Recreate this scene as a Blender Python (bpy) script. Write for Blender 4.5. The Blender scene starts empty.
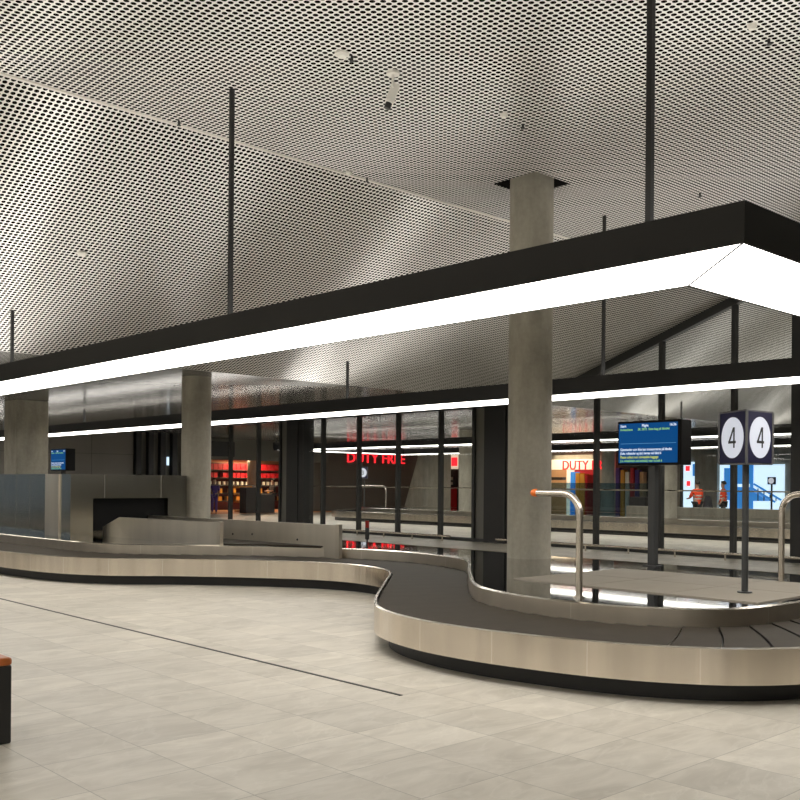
import bpy, bmesh, math, random
from mathutils import Vector, Matrix
random.seed(7)
scene = bpy.context.scene
COL = scene.collection
EYE = 1.6
TH = math.radians(47.0)
FPX = 972.0

# ------------------------------------------------------------------ materials
def new_mat(name):
    m = bpy.data.materials.new(name); m.use_nodes = True
    nt = m.node_tree; nt.nodes.clear()
    out = nt.nodes.new('ShaderNodeOutputMaterial')
    return m, nt, out

class NT:
    """small helper for wiring node trees"""
    def __init__(s, nt): s.nt = nt
    def n(s, typ, **kw):
        nd = s.nt.nodes.new(typ)
        for k, v in kw.items(): setattr(nd, k, v)
        return nd
    def l(s, a, b): s.nt.links.new(a, b)
    def val(s, sock, v):
        if hasattr(v, 'is_linked') or hasattr(v, 'links'): s.l(v, sock)
        else: sock.default_value = v
    def math(s, op, a, b=0.0, clamp=False):
        nd = s.n('ShaderNodeMath', operation=op, use_clamp=clamp)
        s.val(nd.inputs[0], a); s.val(nd.inputs[1], b)
        return nd.outputs[0]
    def mixc(s, f, a, b):
        nd = s.n('ShaderNodeMix', data_type='RGBA')
        s.val(nd.inputs['Factor'], f)
        for nm, v in (('A', a), ('B', b)):
            sk = [i for i in nd.inputs if i.name == nm and i.type == 'RGBA'][0]
            if isinstance(v, (tuple, list)): sk.default_value = (*v[:3], 1)
            else: s.l(v, sk)
        return [o for o in nd.outputs if o.type == 'RGBA'][0]
    def noise(s, vec, scale, detail=3, rough=.5, dist=0.0):
        nd = s.n('ShaderNodeTexNoise')
        if vec is not None: s.l(vec, nd.inputs['Vector'])
        nd.inputs['Scale'].default_value = scale; nd.inputs['Detail'].default_value = detail
        nd.inputs['Roughness'].default_value = rough; nd.inputs['Distortion'].default_value = dist
        return nd.outputs['Fac']
    def ramp(s, fac, a, b, c0, c1):
        nd = s.n('ShaderNodeValToRGB'); s.l(fac, nd.inputs[0])
        e = nd.color_ramp.elements
        e[0].position = a; e[0].color = (*c0, 1); e[1].position = b; e[1].color = (*c1, 1)
        return nd.outputs[0]
    def mapping(s, vec, scale=(1, 1, 1), loc=(0, 0, 0), rot=(0, 0, 0)):
        nd = s.n('ShaderNodeMapping'); s.l(vec, nd.inputs[0])
        nd.inputs['Scale'].default_value = scale; nd.inputs['Location'].default_value = loc
        nd.inputs['Rotation'].default_value = rot
        return nd.outputs[0]

def pbr(name, col, rough=.5, metal=0.0, spec=.5, noise=0.0, nscale=8.0, emit=None, estr=1.0):
    m, nt, out = new_mat(name); t = NT(nt)
    p = t.n('ShaderNodeBsdfPrincipled')
    p.inputs['Roughness'].default_value = rough; p.inputs['Metallic'].default_value = metal
    p.inputs['Specular IOR Level'].default_value = spec
    if noise > 0:
        geo = t.n('ShaderNodeTexCoord')
        f = t.noise(geo.outputs['Object'], nscale, 4)
        lo = [c * (1 - noise) for c in col]; hi = [min(1, c * (1 + noise)) for c in col]
        t.l(t.ramp(f, .3, .7, lo, hi), p.inputs['Base Color'])
    else:
        p.inputs['Base Color'].default_value = (*col, 1)
    if emit:
        p.inputs['Emission Color'].default_value = (*emit, 1); p.inputs['Emission Strength'].default_value = estr
    t.l(p.outputs[0], out.inputs[0])
    return m

def emission(name, col, s):
    m, nt, out = new_mat(name); t = NT(nt)
    e = t.n('ShaderNodeEmission'); e.inputs[0].default_value = (*col, 1); e.inputs[1].default_value = s
    t.l(e.outputs[0], out.inputs[0]); return m

def perforated(name, rough, pitch=.07, rad=.392, metal=.12, col=(.85, .835, .80), bump=.08):
    """white metal sheet punched with a square grid of round holes (UV in metres)"""
    m, nt, out = new_mat(name); t = NT(nt)
    uv = t.n('ShaderNodeUVMap')
    sp = t.n('ShaderNodeSeparateXYZ'); t.l(uv.outputs[0], sp.inputs[0])
    fx = t.math('SUBTRACT', t.math('FRACT', t.math('DIVIDE', sp.outputs[0], pitch)), .5)
    fy = t.math('SUBTRACT', t.math('FRACT', t.math('DIVIDE', sp.outputs[1], pitch)), .5)
    d = t.math('SQRT', t.math('ADD', t.math('MULTIPLY', fx, fx), t.math('MULTIPLY', fy, fy)))
    hole = t.math('LESS_THAN', d, rad)
    # panel joints: the sheet is left unpunched along them
    p = t.n('ShaderNodeBsdfPrincipled')
    p.inputs['Base Color'].default_value = (*col, 1); p.inputs['Roughness'].default_value = rough
    p.inputs['Metallic'].default_value = metal
    # slight oil-canning of the sheets
    nz = t.noise(uv.outputs[0], .35, 1)
    b = t.n('ShaderNodeBump'); b.inputs['Strength'].default_value = bump; b.inputs['Distance'].default_value = .05
    t.l(nz, b.inputs['Height']); t.l(b.outputs[0], p.inputs['Normal'])
    k = t.n('ShaderNodeBsdfDiffuse'); k.inputs[0].default_value = (.008, .007, .006, 1)
    mx = t.n('ShaderNodeMixShader'); t.l(hole, mx.inputs[0]); t.l(p.outputs[0], mx.inputs[1]); t.l(k.outputs[0], mx.inputs[2])
    t.l(mx.outputs[0], out.inputs[0]); return m

def floor_material():
    m, nt, out = new_mat('stone_tile_floor'); t = NT(nt)
    tc = t.n('ShaderNodeTexCoord')
    sp = t.n('ShaderNodeSeparateXYZ'); t.l(tc.outputs['Object'], sp.inputs[0])
    ux = t.math('DIVIDE', t.math('SUBTRACT', sp.outputs[0], 2.86), .6)
    uy = t.math('DIVIDE', t.math('SUBTRACT', sp.outputs[1], 4.75), .61)
    ix = t.math('FLOOR', ux); iy = t.math('FLOOR', uy)
    fx = t.math('ABSOLUTE', t.math('SUBTRACT', t.math('FRACT', ux), .5))
    fy = t.math('ABSOLUTE', t.math('SUBTRACT', t.math('FRACT', uy), .5))
    joint = t.math('GREATER_THAN', t.math('MAXIMUM', fx, fy), .4955)
    cmb = t.n('ShaderNodeCombineXYZ'); t.l(ix, cmb.inputs[0]); t.l(iy, cmb.inputs[1])
    wn = t.n('ShaderNodeTexWhiteNoise', noise_dimensions='2D'); t.l(cmb.outputs[0], wn.inputs['Vector'])
    # veins: domain-shifted per tile, drawn out along one side
    sc = t.n('ShaderNodeVectorMath', operation='SCALE'); t.l(wn.outputs['Color'], sc.inputs[0]); sc.inputs['Scale'].default_value = 37.0
    ad = t.n('ShaderNodeVectorMath', operation='ADD'); t.l(tc.outputs['Object'], ad.inputs[0]); t.l(sc.outputs[0], ad.inputs[1])
    st = t.mapping(ad.outputs[0], scale=(1.0, 2.6, 1.0), rot=(0, 0, .7))
    v = t.noise(st, 1.5, 5, .55, 1.2)
    wv = t.noise(t.mapping(ad.outputs[0], scale=(.8, 1.7, 1.0), rot=(0, 0, -.5)), 1.1, 4, .6, 2.2)
    ridge = t.math('SUBTRACT', 1.0, t.math('MULTIPLY', t.math('ABSOLUTE', t.math('SUBTRACT', wv, .5)), 26.0), True)
    base = t.ramp(v, .32, .72, (.52, .485, .415), (.69, .65, .57))
    tone = t.math('ADD', t.math('MULTIPLY', wn.outputs['Value'], .17), .90)
    base = t.mixc(t.math('MULTIPLY', ridge, .22), base, (.80, .77, .70))
    vm = t.n('ShaderNodeVectorMath', operation='SCALE'); t.l(base, vm.inputs[0]); t.l(tone, vm.inputs['Scale'])
    c = t.mixc(t.math('MULTIPLY', joint, .65), vm.outputs[0], (.20, .185, .16))
    p = t.n('ShaderNodeBsdfPrincipled'); t.l(c, p.inputs['Base Color'])
    p.inputs['Roughness'].default_value = .42; p.inputs['Specular IOR Level'].default_value = .45
    t.l(p.outputs[0], out.inputs[0]); return m

def brushed(name, col=(.60, .56, .50), rough=.30, seam=0.0, streak=.06, wob=.03):
    """brushed stainless sheet; UV u runs along the band in metres"""
    m, nt, out = new_mat(name); t = NT(nt)
    uv = t.n('ShaderNodeUVMap')
    sp = t.n('ShaderNodeSeparateXYZ'); t.l(uv.outputs[0], sp.inputs[0])
    mp = t.mapping(uv.outputs[0], scale=(1.3, .05, 1))
    n1 = t.noise(mp, 3.0, 3)
    lo = [c * (1 - streak) for c in col]; hi = [min(1, c * (1 + streak)) for c in col]
    c = t.ramp(n1, .3, .7, lo, hi)
    if seam > 0:
        f = t.math('ABSOLUTE', t.math('SUBTRACT', t.math('FRACT', t.math('DIVIDE', sp.outputs[0], seam)), .5))
        s = t.math('GREATER_THAN', f, .5 - .004 / seam)
        c = t.mixc(t.math('MULTIPLY', s, .7), c, (.92, .88, .80))
    p = t.n('ShaderNodeBsdfPrincipled'); t.l(c, p.inputs['Base Color'])
    p.inputs['Metallic'].default_value = 1.0; p.inputs['Roughness'].default_value = rough
    mp2 = t.mapping(uv.outputs[0], scale=(1.0, .12, 1))
    n2 = t.noise(mp2, 1.3, 2)
    b = t.n('ShaderNodeBump'); b.inputs['Strength'].default_value = .5; b.inputs['Distance'].default_value = wob
    t.l(n2, b.inputs['Height']); t.l(b.outputs[0], p.inputs['Normal'])
    t.l(p.outputs[0], out.inputs[0]); return m

def glass_material(name, tint=(1, 1, 1), refl=.9):
    m, nt, out = new_mat(name); t = NT(nt)
    tr = t.n('ShaderNodeBsdfTransparent'); tr.inputs[0].default_value = (*tint, 1)
    gl = t.n('ShaderNodeBsdfGlossy'); gl.inputs['Roughness'].default_value = .0
    gl.inputs[0].default_value = (refl, refl, refl, 1)
    lw_ = t.n('ShaderNodeLayerWeight'); lw_.inputs[0].default_value = .5
    fr = t.math('ADD', t.math('MULTIPLY', t.math('POWER', lw_.outputs['Facing'], 5.0), .92), .055)
    mx = t.n('ShaderNodeMixShader'); t.l(fr, mx.inputs[0]); t.l(tr.outputs[0], mx.inputs[1]); t.l(gl.outputs[0], mx.inputs[2])
    t.l(mx.outputs[0], out.inputs[0]); return m

def concrete(name, col, seam=True):
    m, nt, out = new_mat(name); t = NT(nt)
    tc = t.n('ShaderNodeTexCoord')
    st = t.mapping(tc.outputs['Object'], scale=(1.5, 1.5, .5))
    n1 = t.noise(st, 2.2, 6, .6); n2 = t.noise(tc.outputs['Object'], 14, 4, .6)
    f = t.math('ADD', t.math('MULTIPLY', n1, .75), t.math('MULTIPLY', n2, .25))
    lo = [c * .78 for c in col]; hi = [c * 1.18 for c in col]
    p = t.n('ShaderNodeBsdfPrincipled'); t.l(t.ramp(f, .35, .65, lo, hi), p.inputs['Base Color'])
    p.inputs['Roughness'].default_value = .62; p.inputs['Specular IOR Level'].default_value = .3
    b = t.n('ShaderNodeBump'); b.inputs['Strength'].default_value = .12; b.inputs['Distance'].default_value = .01
    t.l(n2, b.inputs['Height']); t.l(b.outputs[0], p.inputs['Normal'])
    t.l(p.outputs[0], out.inputs[0]); return m

LAMP_COL = (1.0, .955, .885)
M = dict(
    floor=floor_material(),
    perf=perforated('perforated_ceiling_sheet', .25),
    perf_low=perforated('perforated_low_ceiling_sheet', .14, metal=.40, bump=.0),
    edge=pbr('ceiling_edge_strip', (.72, .69, .63), .4, .2),
    black=pbr('black_powder_coat', (.016, .016, .016), .5),
    mullion=pbr('dark_grey_mullion', (.030, .031, .030), .45),
    cladding=pbr('black_cladding', (.016, .016, .016), .38),
    greyclad=pbr('grey_cladding', (.15, .145, .125), .5),
    wallgrey=pbr('grey_wall_panel', (.20, .19, .175), .5, noise=.06, nscale=.6),
    walldark=pbr('dark_brown_wall_panel', (.125, .115, .095), .55, noise=.10, nscale=.5),
    walllight=concrete('light_concrete', (.33, .315, .265)),
    concrete=concrete('column_concrete', (.385, .36, .295)),
    lamp=emission('lamp_diffuser_glow', LAMP_COL, 6.0),
    lampup=emission('lamp_uplight_glow', LAMP_COL, 4.0),
    steel=brushed('brushed_rim_steel', (.70, .63, .545), .24, seam=.83, streak=.13, wob=.07),  # streak puts vertical bands of reflected light into the rim colour
    skirt=brushed('brushed_skirt_steel', (.70, .64, .55), .34, seam=1.9),
    housing=brushed('satin_housing_steel', (.50, .48, .42), .17, wob=.05),
    guard=brushed('guard_panel_steel', (.72, .67, .58), .36),
    lip=pbr('polished_lip', (.80, .76, .68), .18, 1.0),
    mirror=pbr('polished_island_steel', (.46, .46, .47), .035, 1.0),
    mat=pbr('grey_mat_tiles', (.27, .24, .195), .7, noise=.05, nscale=3),
    matjoint=pbr('mat_joint', (.21, .19, .16), .8),
    rubber=pbr('carousel_rubber', (.034, .027, .019), .62, spec=.2, noise=.10, nscale=6),
    kick=pbr('black_kick_plate', (.010, .010, .010), .5),
    dark=pbr('black_opening', (.004, .004, .004), .9),
    chrome=pbr('handrail_steel', (.74, .68, .60), .26, 1.0),
    orange=pbr('orange_plastic', (.78, .17, .015), .4),
    signblue=pbr('navy_sign_face', (.014, .013, .045), .5, spec=.2),
    signwhite=pbr('backlit_white_disc', (.45, .47, .52), .5, emit=(.82, .86, 1.0), estr=.45),
    ink=pbr('black_ink', (.01, .01, .012), .5),
    signgrey=pbr('sign_edge_grey', (.10, .10, .10), .4),
    post=pbr('dark_post', (.045, .047, .048), .42),
    screen=pbr('blue_screen', (.0, .006, .02), .6, spec=.1, emit=(.003, .060, .205), estr=1.0),
    screenline=pbr('pale_blue_line', (.0, .02, .04), .3, emit=(.06, .25, .5), estr=1.0),
    twhite=emission('white_screen_text', (.75, .85, 1), 1.0),
    tgreen=emission('green_screen_text', (.28, .62, .22), .9),
    tyellow=emission('yellow_screen_text', (.62, .70, .12), .9),
    casing=pbr('matt_black_casing', (.005, .0045, .0045), .5, spec=.12),
    red=pbr('red_neon', (.3, .0, .0), .4, emit=(1.0, .02, .03), estr=1.7),
    redlens=pbr('red_lens', (.30, .02, .015), .25),
    wood=pbr('orange_wood', (.50, .135, .025), .35, noise=.2, nscale=12),
    bench=pbr('black_bench_steel', (.014, .014, .014), .4),
    white=pbr('white_plastic', (.72, .70, .64), .5),
    glass=glass_material('clear_glass', (.93, .95, .93)),
    glassblue=glass_material('blue_glass', (.50, .64, .72)),
    fascia=pbr('lit_white_fascia', (.8, .75, .65), .5, emit=(1.0, .82, .60), estr=.7),
    fasciablue=pbr('lit_cold_fascia', (.7, .8, .9), .5, emit=(.62, .82, 1.0), estr=1.15),
    bluelit=pbr('lit_blue_panel', (.05, .2, .5), .5, emit=(.03, .20, .55), estr=.9),
    warmwall=pbr('warm_shop_wall', (.62, .36, .19), .6),
    warmfloor=pbr('orange_shop_floor', (.60, .27, .11), .5),
    redgoods=pbr('red_packaging', (.50, .012, .02), .4),
    redshelf=pbr('dark_red_shelving', (.13, .01, .012), .5),
    whitegoods=pbr('white_packaging', (.75, .70, .60), .4),
    amber=pbr('amber_packaging', (.72, .33, .04), .4),
    shopdark=pbr('dark_shelving', (.04, .03, .025), .5),
    skin=pbr('skin', (.45, .26, .18), .6),
    hair=pbr('dark_hair', (.02, .014, .010), .7),
    vest=pbr('orange_hi_vis', (.85, .085, .03), .6, emit=(.9, .08, .03), estr=.0, spec=.2),
    stripe=pbr('grey_reflective_stripe', (.62, .60, .56), .5),
    trousers=pbr('dark_trousers', (.02, .02, .024), .8),
    shirtdark=pbr('dark_shirt', (.03, .028, .028), .8),
    purple=pbr('purple_cloth', (.10, .05, .26), .8),
)

# ------------------------------------------------------------------ geometry helpers
ORG = {}
class MB:
    def __init__(s): s.v = []; s.f = []; s.uv = []
    def add(s, vs, fs, uvs=None):
        o = len(s.v); s.v += [tuple(p) for p in vs]
        for i, f in enumerate(fs):
            s.f.append([o + k for k in f]); s.uv.append(uvs[i] if uvs else None)
        return s
    def box(s, x0, x1, y0, y1, z0, z1):
        vs = [(x, y, z) for z in (z0, z1) for y in (y0, y1) for x in (x0, x1)]
        fs = [(0, 2, 3, 1), (4, 5, 7, 6), (0, 1, 5, 4), (2, 6, 7, 3), (0, 4, 6, 2), (1, 3, 7, 5)]
        return s.add(vs, fs)
    def obox(s, c, dx, dy, lx, ly, z0, z1):
        """box on centre c with plan axes dx, dy (unit), half lengths lx, ly"""
        vs = []
        for z in (z0, z1):
            for b in (-1, 1):
                for a in (-1, 1):
                    vs.append((c[0] + a * lx * dx[0] + b * ly * dy[0], c[1] + a * lx * dx[1] + b * ly * dy[1], z))
        fs = [(0, 2, 3, 1), (4, 5, 7, 6), (0, 1, 5, 4), (2, 6, 7, 3), (0, 4, 6, 2), (1, 3, 7, 5)]
        return s.add(vs, fs)
    def prism(s, poly, z0, z1):
        n = len(poly)
        vs = [(p[0], p[1], z0) for p in poly] + [(p[0], p[1], z1) for p in poly]
        fs = [list(range(n))[::-1], list(range(n, 2 * n))] + [(i, (i + 1) % n, n + (i + 1) % n, n + i) for i in range(n)]
        return s.add(vs, fs)
    def cyl(s, x, y, z0, z1, r, n=20, r1=None):
        r1 = r if r1 is None else r1
        vs = [(x + r * math.cos(2 * math.pi * i / n), y + r * math.sin(2 * math.pi * i / n), z0) for i in range(n)]
        vs += [(x + r1 * math.cos(2 * math.pi * i / n), y + r1 * math.sin(2 * math.pi * i / n), z1) for i in range(n)]
        fs = [list(range(n))[::-1], list(range(n, 2 * n))] + [(i, (i + 1) % n, n + (i + 1) % n, n + i) for i in range(n)]
        return s.add(vs, fs)
    def tube(s, path, r, n=10, cap=True):
        P = [Vector(p) for p in path]; rings = []
        up = Vector((0, 0, 1)); d0 = (P[1] - P[0]).normalized()
        a = d0.cross(up)
        if a.length < 1e-3: a = d0.cross(Vector((1, 0, 0)))
        a.normalize()
        for i, p in enumerate(P):
            d = (P[min(i + 1, len(P) - 1)] - P[max(i - 1, 0)]).normalized()
            a = (a - d * a.dot(d)).normalized(); b = d.cross(a)
            rr = r[i] if isinstance(r, (list, tuple)) else r
            rings.append([p + a * rr * math.cos(2 * math.pi * k / n) + b * rr * math.sin(2 * math.pi * k / n) for k in range(n)])
        vs = [q for ring in rings for q in ring]; fs = []
        for i in range(len(P) - 1):
            for k in range(n):
                fs.append((i * n + k, i * n + (k + 1) % n, (i + 1) * n + (k + 1) % n, (i + 1) * n + k))
        if cap:
            fs.append(list(range(n))[::-1]); fs.append([(len(P) - 1) * n + k for k in range(n)])
        return s.add(vs, fs)
    def build(s, name, mat, parent=None, smooth=False, bevel=0.0, autouv=True):
        org = Vector(ORG.get(parent.name, (0, 0, 0))) if parent else Vector((0, 0, 0))
        me = bpy.data.meshes.new(name)
        me.from_pydata([tuple(Vector(p) - org) for p in s.v], [], s.f)
        uvl = me.uv_layers.new(name='UVMap')
        for poly, uv in zip(me.polygons, s.uv):
            nrm = poly.normal
            for j, li in enumerate(poly.loop_indices):
                if uv: uvl.data[li].uv = uv[j]; continue
                co = me.vertices[me.loops[li].vertex_index].co + org
                if abs(nrm.z) > .7: uvl.data[li].uv = (co.x, co.y)
                elif abs(nrm.x) > abs(nrm.y): uvl.data[li].uv = (co.y, co.z)
                else: uvl.data[li].uv = (co.x, co.z)
        bm = bmesh.new(); bm.from_mesh(me)
        bmesh.ops.recalc_face_normals(bm, faces=bm.faces)
        if bevel > 0:
            bmesh.ops.bevel(bm, geom=[e for e in bm.edges if len(e.link_faces) == 2 and e.calc_face_angle(0) > .6],
                            offset=bevel, segments=2, affect='EDGES', profile=.5)
        bm.to_mesh(me); bm.free()
        if smooth:
            for p in me.polygons: p.use_smooth = True
            try: me.set_sharp_from_angle(angle=math.radians(38))
            except Exception: pass
        me.materials.append(mat)
        o = bpy.data.objects.new(name, me); COL.objects.link(o)
        if parent: o.parent = parent; ORG[o.name] = tuple(org)
        else: ORG[o.name] = (0, 0, 0)
        return o

def tag(o, label=None, cat=None, group=None, kind=None):
    if label: o['label'] = label
    if cat: o['category'] = cat
    if group: o['group'] = group
    if kind: o['kind'] = kind
    return o

def thing(name, label, cat, loc, group=None, kind=None):
    o = bpy.data.objects.new(name, None); COL.objects.link(o)
    o.empty_display_size = .1; o.location = loc; ORG[o.name] = tuple(loc)
    return tag(o, label, cat, group, kind)

def copy_tree(o, loc=None, rotz=None, label=None, group=None, parent=None, skip=()):
    c = o.copy(); COL.objects.link(c)
    if parent: c.parent = parent
    for ch in list(o.children):
        if ch.name.split('.')[0] in skip: continue
        copy_tree(ch, parent=c)
    if loc is not None: c.location = loc
    if rotz is not None: c.rotation_euler = (0, 0, rotz)
    if label: c['label'] = label
    if group: c['group'] = group
    return c

def text_part(name, body, mat, parent, size, loc, rot, align='LEFT', extrude=.0, sx=1.0, bold=0.0):
    cu = bpy.data.curves.new(name, 'FONT'); cu.body = body; cu.size = size; cu.align_x = align
    cu.align_y = 'BOTTOM_BASELINE'; cu.extrude = extrude; cu.offset = bold
    cu.resolution_u = 3
    tmp = bpy.data.objects.new('tmp_text', cu); COL.objects.link(tmp)
    dg = bpy.context.evaluated_depsgraph_get(); dg.update()
    me = bpy.data.meshes.new_from_object(tmp.evaluated_get(dg)); me.name = name
    bpy.data.objects.remove(tmp); bpy.data.curves.remove(cu)
    me.materials.clear(); me.materials.append(mat)
    o = bpy.data.objects.new(name, me); COL.objects.link(o)
    org = Vector(ORG.get(parent.name, (0, 0, 0))) if parent else Vector((0, 0, 0))
    o.location = Vector(loc) - org; o.rotation_euler = rot; o.scale = (sx, 1, 1)
    if parent: o.parent = parent
    return o

def catmull(P, i, t, closed=True):
    n = len(P); p0, p1, p2, p3 = P[(i - 1) % n], P[i % n], P[(i + 1) % n], P[(i + 2) % n]
    return tuple(.5 * (2 * b + (c - a) * t + (2 * a - 5 * b + 4 * c - d) * t * t + (3 * b - a - 3 * c + d) * t ** 3)
                 for a, b, c, d in zip(p0, p1, p2, p3))

# where a sight line through a photo point meets a plane of the place
def sight(px, py=None, X=None, Y=None):
    r = (px - (.0085 * (484 - py) if py is not None else 0) - 400) / FPX
    ax = .6820 + .7314 * r; ay = .7314 - .6820 * r
    Z = X / ax if X is not None else Y / ay
    out = [ax * Z, ay * Z]
    if py is not None:
        out.append(EYE + (484 + .0085 * (px - 400) - py) * Z / FPX)
    return out

# ------------------------------------------------------------------ setting: floor, walls, ceiling
ZC, ZL, YA, YB = 5.955, 3.80, 10.55, 16.7
X0, X1, Y0, Y1 = -13.0, 44.0, -14.0, 54.0
def ceil_z(y):
    if y <= YA: return ZC
    if y >= YB: return ZL
    return ZC + (ZL - ZC) * (y - YA) / (YB - YA)

fl = MB(); fl.add([(X0, Y0, 0), (X1, Y0, 0), (X1, Y1, 0), (X0, Y1, 0)], [(0, 1, 2, 3)])
tag(fl.build('floor', M['floor']), 'pale stone tile floor of the hall', kind='structure')

HX, HY, HS = 10.95, 9.0, .39            # square cut-out around the round column
xs = [X0, HX - HS, HX + HS, X1]; ys = [Y0, HY - HS, HY + HS, YA]
cf = MB()
for i in range(3):
    for j in range(3):
        if i == 1 and j == 1: continue
        cf.add([(xs[i], ys[j], ZC), (xs[i + 1], ys[j], ZC), (xs[i + 1], ys[j + 1], ZC), (xs[i], ys[j + 1], ZC)], [(3, 2, 1, 0)])
tag(cf.build('ceiling', M['perf']), 'flat perforated white metal ceiling', kind='structure')
# sloping facet, UV along the slope
L = math.hypot(YB - YA, ZC - ZL)
cs = MB(); cs.add([(X0, YA, ZC), (X1, YA, ZC), (X1, YB, ZL), (X0, YB, ZL)], [(3, 2, 1, 0)],
                  [[(X0, L), (X1, L), (X1, 0), (X0, 0)]])
tag(cs.build('ceiling', M['perf']), 'sloping perforated white metal ceiling facet', kind='structure')
cl = MB(); cl.add([(X0, YB, ZL), (X1, YB, ZL), (X1, Y1, ZL), (X0, Y1, ZL)], [(3, 2, 1, 0)])
tag(cl.build('ceiling', M['perf_low']), 'low glossy perforated ceiling', kind='structure')
tr = MB(); tr.box(X0, X1, YA - .035, YA + .02, ZC - .012, ZC + .02)
tag(tr.build('trim_1', M['edge']), 'pale fold strip along the ceiling crease', kind='structure')
# dark void above the cut-out
vd = MB(); zt = ZC + .9
for (a, b) in (((HX - HS, HY - HS), (HX + HS, HY - HS)), ((HX + HS, HY - HS), (HX + HS, HY + HS)),
               ((HX + HS, HY + HS), (HX - HS, HY + HS)), ((HX - HS, HY + HS), (HX - HS, HY - HS))):
    vd.add([(*a, ZC), (*b, ZC), (*b, zt), (*a, zt)], [(0, 1, 2, 3)])
vd.add([(HX - HS, HY - HS, zt), (HX + HS, HY - HS, zt), (HX + HS, HY + HS, zt), (HX - HS, HY + HS, zt)], [(0, 1, 2, 3)])
tag(vd.build('trim_2', M['dark']), 'black void above the square ceiling cut-out', kind='structure')

def wall(name, x0, x1, y0, y1, z1, mat, label):
    b = MB(); b.box(x0, x1, y0, y1, 0, z1); return tag(b.build(name, mat), label, kind='structure')
wall('wall_back', X0, X1, Y0 - .2, Y0, 6.2, M['walllight'], 'pale wall behind the hall')
wall('wall_left', X0 - .2, X0, Y0, Y1, 6.2, M['walllight'], 'pale wall on the near long side')
wall('wall_end', 2.6, 20.4, 39.0, 39.2, ZL, M['wallgrey'], 'dark grey panelled wall at the hall end')
wall('wall_corner', X0, -3.2, 39.0, 39.2, ZL, M['walllight'], 'pale wall at the hall end beside the added dusk window')
wall('wall_right', X1, X1 + .2, Y0, Y1, 6.2, M['walllight'], 'concrete wall beyond the neighbouring hall')
wall('wall_far', 33.7, X1, 44.0, 44.2, ZL, M['walldark'], 'dark brown wall with red sign beyond glass')
wall('wall_shop', 23.2, 44.0, 49.0, 49.2, ZL, M['warmwall'], 'warm lit back wall of the shop')
ew = thing('added_window', 'unseen dusk window added at the hall end for a bluish reflection on the steel housing', None, (0, 39.1, 0), kind='structure')  # out of view; added and sized for its bluish reflection in the housing
b = MB(); b.box(-3.2, 2.6, 39.08, 39.10, .1, ZL - .1); b.build('pane', M['glass'], ew)
for k in range(3):
    b = MB(); b.box(-3.2 + k * 2.84, -3.08 + k * 2.84, 39.0, 39.2, 0, ZL); b.build('mullion', M['mullion'], ew)
b = MB(); b.box(-3.2, 2.6, 39.0, 39.2, 0, .1); b.build('sill', M['mullion'], ew)
b = MB(); b.box(-3.2, 2.6, 39.0, 39.2, ZL - .1, ZL); b.build('head_beam', M['mullion'], ew)
sj = MB()
for k in range(6):
    x = 8.0 + k * 2.1; sj.box(x, x + .012, 38.99, 39.0, 0, ZL)
sj.box(X0, 20.4, 38.99, 39.0, 2.78, 2.79)
tag(sj.build('trim_3', M['cladding']), 'thin joints of the dark end wall panels', kind='structure')

# ------------------------------------------------------------------ glass wall
GX = 20.3
gw = thing('window_1', 'long glass partition wall with dark mullions', None, (GX, 18.0, 0), kind='structure')
mull_y = [10.81, 12.66, 14.51, 16.36, 18.66, 20.0, 21.84, 23.68, 25.52, 27.90, 29.28, 31.10, 33.0]
low_y = [-12.0, -9.0, -6.0, -3.0, -.4, 1.45, 3.3, 5.15, 7.0]
HW = .048
for y in low_y + mull_y:
    b = MB(); b.box(GX - .09, GX + .06, y - HW, y + HW, 0, ceil_z(y) - .02); b.build('mullion', M['mullion'], gw)
ally = sorted(low_y + mull_y)
for a, b_ in zip(ally[:-1], ally[1:]):
    p = MB(); ya, yb = a + HW, b_ - HW
    mids = [ya] + [q for q in (YA, YB) if ya < q < yb] + [yb]
    top = [(GX, q, ceil_z(q) - .2) for q in mids]
    bot = [(GX, q, .09) for q in mids]
    vs = bot + top; n = len(mids)
    p.add(vs, [(i, i + 1, n + i + 1, n + i) for i in range(n - 1)])
    p.build('pane', M['glass'], gw)
hb = MB()
for (ya, yb) in ((Y0, YA), (YA, YB), (YB, 33.08)):
    za, zb = ceil_z(ya), ceil_z(yb)
    x0, x1 = GX - .10, GX + .07; d = (.20 if za > ZL else .05)
    vs = [(x0, ya, za - d), (x1, ya, za - d), (x0, yb, zb - d), (x1, yb, zb - d), (x0, ya, za), (x1, ya, za), (x0, yb, zb), (x1, yb, zb)]
    hb.add(vs, [(0, 2, 3, 1), (4, 5, 7, 6), (0, 1, 5, 4), (2, 6, 7, 3), (0, 4, 6, 2), (1, 3, 7, 5)])
hb.build('head_beam', M['mullion'], gw)
sb = MB(); sb.box(GX - .10, GX + .08, Y0, 33.08, 0, .09); sb.build('sill', M['mullion'], gw)
ra = MB(); ra.tube([(GX + .2, Y0, 1.5), (GX + .2, 33.0, 1.5)], .017, 8); ra.build('rail', M['chrome'], gw)
# cladded structure on the column grid
for ya_, yb_ in ((8.3, 9.45), (17.1, 18.2), (26.45, 27.42)):
    zt_ = ceil_z(yb_) - .02
    b = MB(); b.box(GX - .14, GX + .30, ya_, yb_, 0, zt_)
    b.build('cladding', M['cladding'], gw)
    b = MB(); b.box(GX - .17, GX - .14, ya_ + .30, ya_ + .36, 0, zt_); b.build('cladding_strip', M['mullion'], gw)
    if yb_ > 10:
        b = MB(); b.box(GX - .02, GX + .10, yb_, yb_ + .44, 0, zt_); b.build('infill_panel', M['greyclad'], gw)
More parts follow.
